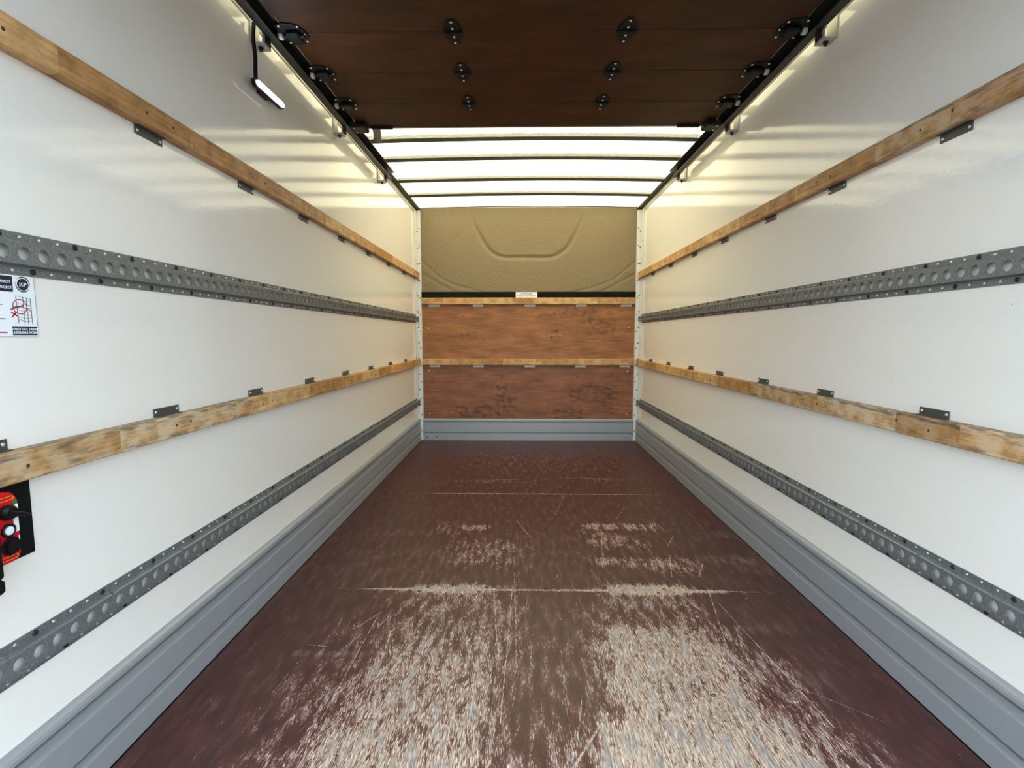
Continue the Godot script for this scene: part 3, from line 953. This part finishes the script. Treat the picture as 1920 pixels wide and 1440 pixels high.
func build_shutter() -> void:
	var t := thing("roller_shutter", Vector3(0, 2.07, -2.768))
	tag(t, "open roller shutter of dark brown boards running back under the roof", "shutter door")
	var tex := veneer_texture(1100, 256, 700, Color8(72, 44, 25), [], 0.45)
	var pitch := 0.279
	for i in 8:
		var m := mat("shutter_board_%d" % i, [Color(1, 1, 1), Color(0.96, 0.94, 0.92), Color(1, 0.97, 0.95), Color(0.95, 0.96, 0.94)][i % 4], 0.6, 0, 0.3)
		m.albedo_texture = tex
		var s := Shape.new()
		s.box(Vector3(-0.918, 0, i * pitch + 0.002), Vector3(0.918, 0.018, (i + 1) * pitch - 0.002), 0.003)
		for q in s.v.size():
			s.t[q] = Vector2(s.v[q].x / 1.84 + 0.5 + i * 0.37, s.v[q].z / pitch)
		obj("shutter_board", s, m, t)
	var e := Shape.new()
	e.box(Vector3(-0.918, -0.003, -0.004), Vector3(0.918, 0.020, 0.0015), 0.001)
	obj("edge_capping", e, M.bracket_steel, t)
	var hs := hinge_shape()
	for i in range(1, 8):
		for x in [-0.314, 0.309]:
			var h := obj("hinge", hs, M.black_plastic, t)
			h.position = Vector3(x, 0, i * pitch)
			for z in [-0.062, -0.024, 0.024, 0.062]:
				var sc := Shape.new()
				sc.dome(Vector3(0, -0.0045, z), Vector3.DOWN, 0.0048, 0.0022, 8)
				obj("screw", sc, M.screw_bright, h)
		for q in [-1, 1]:
			side_hinge(t, q, i * pitch)
	for q in [-1, 1]:   # corner fittings on the leading board
		var c := Shape.new()
		c.box(Vector3(-0.045, -0.030, -0.012), Vector3(0.040, -0.0005, 0.085), 0.008)
		c.box(Vector3(-0.060, -0.014, 0.0), Vector3(-0.0455, -0.002, 0.06), 0.003)
		var o := obj("corner_fitting", c, M.black_plastic, t)
		o.position = Vector3(q * 0.905, 0, 0.008)
		o.scale.x = -q
		var sc := Shape.new()
		for z in [0.01, 0.06]:
			sc.dome(Vector3(-0.02, -0.030, z), Vector3.DOWN, 0.005, 0.002, 8)
		obj("screw", sc, M.screw_bright, o)
		var w := Shape.new()
		w.box(Vector3(-0.16, -0.012, -0.006), Vector3(-0.046, -0.0005, 0.014), 0.003)
		var a := obj("latch_arm", w, M.black_plastic, t)
		a.position = Vector3(q * 0.90, 0, 0.008)
		a.scale.x = q

func side_hinge(t: Node3D, q: float, z: float) -> void:
	var h := obj("side_hinge", side_hinge_shape(q), M.black_plastic, t)
	h.position = Vector3(q * 0.890, 0, z)
	for p in [Vector3(-0.030, 0, -0.045), Vector3(-0.038, 0, 0.0), Vector3(-0.030, 0, 0.045), Vector3(0.035, 0, -0.05), Vector3(0.035, 0, 0.05)]:
		var s := Shape.new()
		s.dome(Vector3(p.x * q, -0.0045, p.z), Vector3.DOWN, 0.005, 0.0024, 8)
		obj("screw", s, M.screw_bright, h)
	var r := Shape.new()
	r.tube([Vector3(q * 0.0375, -0.009, 0.0), Vector3(q * 0.042, -0.009, 0.0)], 0.004, 8)
	var c := Vector3(q * 0.040, -0.009, 0.0)
	r.lathe(c, Vector3(q, 0, 0), [Vector2(0, 0), Vector2(0.0115, 0.0), Vector2(0.0135, 0.002), Vector2(0.0135, 0.014), Vector2(0.0115, 0.016), Vector2(0, 0.016)], 14)
	obj("roller", r, M.roller_nylon, h)

func build_tracks() -> void:
	for s in [-1, 1]:
		var t := thing("shutter_track", Vector3(s * 0.951, 2.061, -3.54))
		tag(t, "dark steel shutter track bracketed to the " + ("wall with the lamp" if s < 0 else "wall without the lamp"), "shutter track", "shutter tracks")
		var k := 0.026
		var h := 0.0215
		var p := PackedVector2Array([Vector2(-k, h), Vector2(-k, h - 0.003), Vector2(k - 0.003, h - 0.003), Vector2(k - 0.003, -h + 0.003), Vector2(-k + 0.019, -h + 0.003), Vector2(-k + 0.019, -h), Vector2(k, -h), Vector2(k, h)])
		for i in p.size():
			p[i].x *= s
		var b := Shape.new()
		b.prism(p, Vector3.ZERO, Vector3.RIGHT, Vector3.UP, Vector3(0, 0, 3.54 + REAR - 0.07))
		obj("channel", b, M.track_steel, t)
		for z in [-3.50, -2.70, -1.905, -1.10]:
			var w := Shape.new()
			# plate screwed to the wall
			w.box(Vector3(0.069, -0.052, -0.030), Vector3(0.0738, 0.030, 0.030), 0.001)
			w.box(Vector3(0.0275, -0.052, -0.030), Vector3(0.069, -0.048, 0.030), 0.001)
			w.box(Vector3(0.0275, -0.048, -0.030), Vector3(0.031, 0.018, 0.030), 0.001)
			var o := obj("bracket", w, M.bracket_steel, t)
			o.position = Vector3(0, 0, z + 3.54)
			o.scale.x = s
			var d := Shape.new()
			d.box(Vector3(0.020, -0.046, -0.016), Vector3(0.027, -0.0225, 0.016), 0.002)
			d.lathe(Vector3(0.05, -0.052, 0.0), Vector3.DOWN, [Vector2(0.009, 0), Vector2(0.009, 0.006), Vector2(0.005, 0.006), Vector2(0.005, 0.014), Vector2(0, 0.014)], 6)
			obj("clamp_bolt", d, M.bolt_dark, o)

func build_lamp() -> void:
	var t := thing("wall_lamp", Vector3(-0.993, 1.862, -1.935))
	tag(t, "slim lit LED bar lamp in black housing hanging beside the shutter track", "lamp")
	var h := Shape.new()
	var p := PackedVector2Array()
	for i in 20:   # rounded bar outline in the (z, y) plane
		var a := TAU * i / 20.0
		p.append(Vector2(cos(a) * 0.017 + signf(cos(a)) * 0.092, sin(a) * 0.013))
	h.prism(p, Vector3(-0.010, 0, 0), Vector3(0, 0.02, -1).normalized(), Vector3.UP, Vector3(0.014, 0, 0))
	obj("housing", h, M.black_plastic, t)
	var foot := Shape.new()
	foot.box(Vector3(-0.0318, -0.009, -0.03), Vector3(-0.0102, 0.009, 0.03), 0.003)
	obj("wall_foot", foot, M.black_plastic, t)
	var m := mat("led_diffuser", Color8(250, 252, 255), 0.3)
	m.emission_enabled = true
	m.emission = Color(0.93, 0.97, 1.0)
	m.emission_energy_multiplier = 1.6
	var d := Shape.new()
	for i in p.size():
		p[i] = Vector2(p[i].x * 0.93, p[i].y * 0.74)
	d.prism(p, Vector3(0.0042, 0, 0), Vector3(0, 0.02, -1).normalized(), Vector3.UP, Vector3(0.005, 0, 0))
	obj("led_diffuser", d, m, t)
	var c := Shape.new()
	var pts := []
	var cur := [Vector3(-0.012, 0.208, 0.066), Vector3(-0.010, 0.15, 0.079), Vector3(-0.006, 0.09, 0.079), Vector3(-0.003, 0.04, 0.088), Vector3(-0.003, 0.012, 0.088)]
	for i in cur.size() - 1:
		for k in 5:
			pts.append((cur[i] as Vector3).cubic_interpolate(cur[i + 1], cur[maxi(i - 1, 0)], cur[mini(i + 2, cur.size() - 1)], k / 5.0))
	pts.append(cur[-1])
	c.tube(pts, 0.0068, 10)
	obj("cable", c, M.black_plastic, t)
	var l := AreaLight3D.new()
	l.name = "led_light"
	l.area_size = Vector2(0.19, 0.024)
	l.light_color = Color(0.93, 0.97, 1.0)
	l.light_energy = 0.02
	l.area_range = 8.0
	l.area_attenuation = 2.0
	l.shadow_enabled = true
	t.add_child(l, true)
	l.position = Vector3(0.0105, 0, 0)
	l.rotation = Vector3(0, -PI / 2, 0)

func build_control_box() -> void:
	var t := thing("control_box", Vector3(-WALL, 0.56, -0.83))
	tag(t, "red tail lift control box on a black plate below the wooden batten", "control box")
	var b := Shape.new()
	b.box(Vector3(0.0005, 0.0, -0.113), Vector3(0.005, 0.1485, 0.13), 0.001)
	obj("back_plate", b, M.black_matt, t)
	var r := Shape.new()
	var p := PackedVector2Array()
	for c in [Vector2(0.029, 0.128), Vector2(-0.10, 0.128), Vector2(-0.10, 0.033), Vector2(0.029, 0.033)]:
		var base := [Vector2(1, 1), Vector2(-1, 1), Vector2(-1, -1), Vector2(1, -1)].find(Vector2(signf(c.x), signf(c.y - 0.08)))
		for k in 6:
			var a := PI / 2 * (base + k / 5.0)
			p.append(c + Vector2(cos(a), sin(a)) * 0.016)
	r.prism(p, Vector3(0.0055, 0, 0), Vector3(0, 0, -1), Vector3.UP, Vector3(0.038, 0, 0))
	for i in p.size():
		p[i] = (p[i] - Vector2(-0.035, 0.08)) * 0.97 + Vector2(-0.035, 0.08)
	r.prism(p, Vector3(0.0435, 0, 0), Vector3(0, 0, -1), Vector3.UP, Vector3(0.005, 0, 0))
	obj("enclosure", r, M.red_plastic, t)
	var F := func(y: float, z: float) -> Vector3: return Vector3(0.0487, y - 0.56, z + 0.83)
	# white push button in a black collar, black disc standing in for a dark opening, turning lever
	var k := Shape.new()
	k.lathe(F.call(0.637, -0.853), Vector3.RIGHT, [Vector2(0.0125, 0), Vector2(0.0125, 0.003), Vector2(0.0105, 0.0045), Vector2(0.0080, 0.002)], 20)
	var collar := obj("button_collar", k, M.black_plastic, t)
	k = Shape.new()
	k.lathe(F.call(0.637, -0.853) + Vector3(0.001, 0, 0), Vector3.RIGHT, [Vector2(0.0078, 0), Vector2(0.0076, 0.003), Vector2(0, 0.004)], 20)
	obj("push_button", k, M.paper_white, collar)
	k = Shape.new()
	k.lathe(F.call(0.608, -0.855), Vector3.RIGHT, [Vector2(0.0165, 0), Vector2(0.0165, 0.002), Vector2(0.0130, 0.003), Vector2(0.0125, 0.008), Vector2(0.0, 0.009)], 20)
	obj("dark_opening_disc", k, M.black_matt, t)
	k = Shape.new()
	k.lathe(F.call(0.670, -0.852), Vector3.RIGHT, [Vector2(0.0135, 0), Vector2(0.0135, 0.008), Vector2(0.010, 0.014), Vector2(0, 0.014)], 18)
	k.tube([F.call(0.672, -0.845) + Vector3(0.016, 0, 0), F.call(0.664, -0.866) + Vector3(0.016, 0, 0), F.call(0.655, -0.880) + Vector3(0.013, 0, 0)], 0.0038, 8)
	obj("lever_switch", k, M.black_plastic, t)
	# printed panels on the cover
	for a in [[0.688, 0.680, -0.866, -0.873, "ink_green"], [0.680, 0.667, -0.868, -0.874, "paper_white"], [0.656, 0.630, -0.864, -0.873, "paper_white"], [0.622, 0.606, -0.8705, -0.8725, "paper_white"]]:
		k = Shape.new()
		var lo: Vector3 = F.call(a[1], a[3])
		var hi: Vector3 = F.call(a[0], a[2])
		k.box(Vector3(lo.x, lo.y, lo.z), Vector3(lo.x + 0.0004, hi.y, hi.z))
		obj("printed_panel", k, M[a[4]], t)
	for y in [0.6935, 0.587]:
		k = Shape.new()
		var z0 := -0.83
		var z1 := -0.864
		var loop := []
		for q in 17:
			var ang := PI / 2 - PI * q / 16.0
			loop.append(F.call(y + sin(ang) * 0.0032, z1 - cos(ang) * 0.0032))
		loop.push_front(F.call(y + 0.0032, z0))
		loop.append(F.call(y - 0.0032, z0))
		k.tube(loop, 0.0007, 6)
		obj("printed_outline", k, M.ink_yellow, t)
	# black handset hanging in front
	var g := thing("hand_control", Vector3(-0.955, 0.556, -0.78))
	tag(g, "black hand controller hanging against the red control box", "hand controller")
	k = Shape.new()
	k.box(Vector3(-0.0208, 0.012, -0.034), Vector3(0.012, 0.138, 0.03), 0.006)
	obj("body", k, M.black_plastic, g)
	k = Shape.new()
	k.box(Vector3(-0.018, -0.014, -0.036), Vector3(0.010, 0.0118, 0.02), 0.006)
	obj("rubber_end", k, M.black_matt, g)

func build_sign() -> void:
	# printed sheet; its right-hand edge is at z = -0.993; viewed from inside, right is -z
	var t := thing("safety_sign", Vector3(-WALL + 0.0004, 0.978, -0.993))
	tag(t, "white printed sign with navy boxes and a crossed-out cage drawing", "sign")
	var W := 0.17
	var H := 0.118
	var s := Shape.new()
	s.box(Vector3(0, 0, 0), Vector3(0.0006, H, W))
	obj("sheet", s, M.paper_white, t)
	# a: distance in from the right edge (towards +z), y up; all in metres
	var flat := func(called: String, a0: float, a1: float, y0: float, y1: float, m: Material) -> void:
		var q := Shape.new()
		q.box(Vector3(0.0007, y0, a0), Vector3(0.0009, y1, a1))
		obj(called, q, m, t)
	var e := 0.0006
	flat.call("border_line", 0.0015, W - 0.0015, 0.001, 0.001 + e, M.ink_grey)
	flat.call("border_line", 0.0015, W - 0.0015, H - 0.001 - e, H - 0.001, M.ink_grey)
	flat.call("border_line", 0.0010, 0.0016, 0.001, H - 0.001, M.ink_grey)
	flat.call("heading_box", 0.0445, W - 0.006, 0.0845, 0.1135, M.ink_navy)
	flat.call("footer_box", 0.0035, 0.052, 0.0035, 0.0205, M.ink_navy)
	var turn := Vector3(0, PI / 2, 0)
	text("lettering", "CORRECT", 0.0056, Vector3(0.0009, 0.1030, 0.0480), turn, M.paper_white, t, HORIZONTAL_ALIGNMENT_RIGHT)
	text("lettering", "TRAJECT", 0.0056, Vector3(0.0009, 0.0925, 0.0465), turn, M.paper_white, t, HORIZONTAL_ALIGNMENT_RIGHT)
	text("lettering", "DO NOT USE FRAMES", 0.0025, Vector3(0.0009, 0.0148, 0.0278), turn, M.paper_white, t)
	text("lettering", "AS LASHING POINTS", 0.0025, Vector3(0.0009, 0.0086, 0.0278), turn, M.paper_white, t)
	# round emblem
	var c := Vector3(0.0008, 0.1000, 0.0245)
	var disc := Shape.new()
	disc.lathe(c, Vector3.RIGHT, [Vector2(0.0112, 0), Vector2(0, 0.0001)], 28)
	obj("emblem_disc", disc, M.ink_navy, t)
	var ring := Shape.new()
	for part in [[0.15, 1.05], [1.2, 2.0]]:
		var pts := []
		for k in 21:
			var a := PI * lerpf(part[0], part[1], k / 20.0) + 2.4
			pts.append(c + Vector3(0.0001, sin(a) * 0.0138, -cos(a) * 0.0138))
		for k in 20:
			var w: float = 0.0011 * sin(PI * (k + 0.5) / 20.0)
			var o: Vector3 = (pts[k] - c).normalized() * (w + 0.0003)
			ring.quad(pts[k] - o, pts[k] + o, pts[k + 1] + o, pts[k + 1] - o, Vector3.RIGHT)
	obj("emblem_swoosh", ring, M.ink_grey, t)
	text("lettering", "JCP", 0.0092, Vector3(0.0010, 0.1000, 0.0245), turn, M.paper_white, t)
	# drawing of a cage: posts and rails
	var cage := Shape.new()
	var bar := func(a0: float, y0: float, a1: float, y1: float, w: float) -> void:
		var p := Vector3(0.00085, y0, a0)
		var q := Vector3(0.00085, y1, a1)
		var o := (q - p).normalized().cross(Vector3.RIGHT) * w / 2
		cage.quad(p - o, p + o, q + o, q - o, Vector3.RIGHT)
	for a in [[0.0405, 0.078, 0.0385, 0.027], [0.0270, 0.0765, 0.0265, 0.0250], [0.0200, 0.0755, 0.0195, 0.0250], [0.0125, 0.0735, 0.0115, 0.0245]]:
		bar.call(a[0], a[1], a[2], a[3], 0.0013)
	for k in 8:
		bar.call(0.0405 - 0.0002 * k, 0.0775 - 0.0065 * k, 0.0265, 0.0755 - 0.0066 * k, 0.0005)
		bar.call(0.0265, 0.0755 - 0.0066 * k, 0.0105, 0.0730 - 0.0061 * k, 0.0006)
	bar.call(0.0525, 0.0515, 0.0270, 0.0605, 0.0026)
	bar.call(0.0470, 0.0240, 0.0385, 0.0275, 0.0004)
	bar.call(0.0385, 0.0350, 0.0265, 0.0300, 0.0007)
	obj("cage_drawing", cage, M.ink_grey, t)
	var red := Shape.new()
	var rc := Vector3(0.0010, 0.0575, 0.0340)
	for k in 36:
		var a := TAU * k / 36.0
		var b := TAU * (k + 1) / 36.0
		var da := Vector3(0, sin(a), cos(a))
		var db := Vector3(0, sin(b), cos(b))
		red.quad(rc + da * 0.0128, rc + da * 0.0144, rc + db * 0.0144, rc + db * 0.0128, Vector3.RIGHT)
	for l in [[0.0480, 0.0560, 0.0330, 0.0590], [0.0330, 0.0590, 0.0110, 0.0500]]:
		var p := Vector3(0.0010, l[1], l[0])
		var q := Vector3(0.0010, l[3], l[2])
		var o := (q - p).normalized().cross(Vector3.RIGHT) * 0.0008
		red.quad(p - o, p + o, q + o, q - o, Vector3.RIGHT)
	obj("prohibition_ring", red, M.ink_red, t)
	var x := Shape.new()
	for l in [[0.0520, 0.0470, 0.0390, 0.0390], [0.0415, 0.0480, 0.0510, 0.0370]]:
		var p := Vector3(0.0011, l[1], l[0])
		var q := Vector3(0.0011, l[3], l[2])
		var o := (q - p).normalized().cross(Vector3.RIGHT) * 0.0013
		x.quad(p - o, p + o, q + o, q - o, Vector3.RIGHT)
	obj("red_cross", x, M.ink_red, t)
	for r in [[0.0680, 0.0590, 0.0600, "ink_red"], [0.0650, 0.0330, 0.0345, "ink_grey"], [0.0640, 0.0075, 0.0100, "ink_red"]]:
		flat.call("small_print", r[0] - 0.002, W - 0.012, r[1], r[2], M[r[3]])
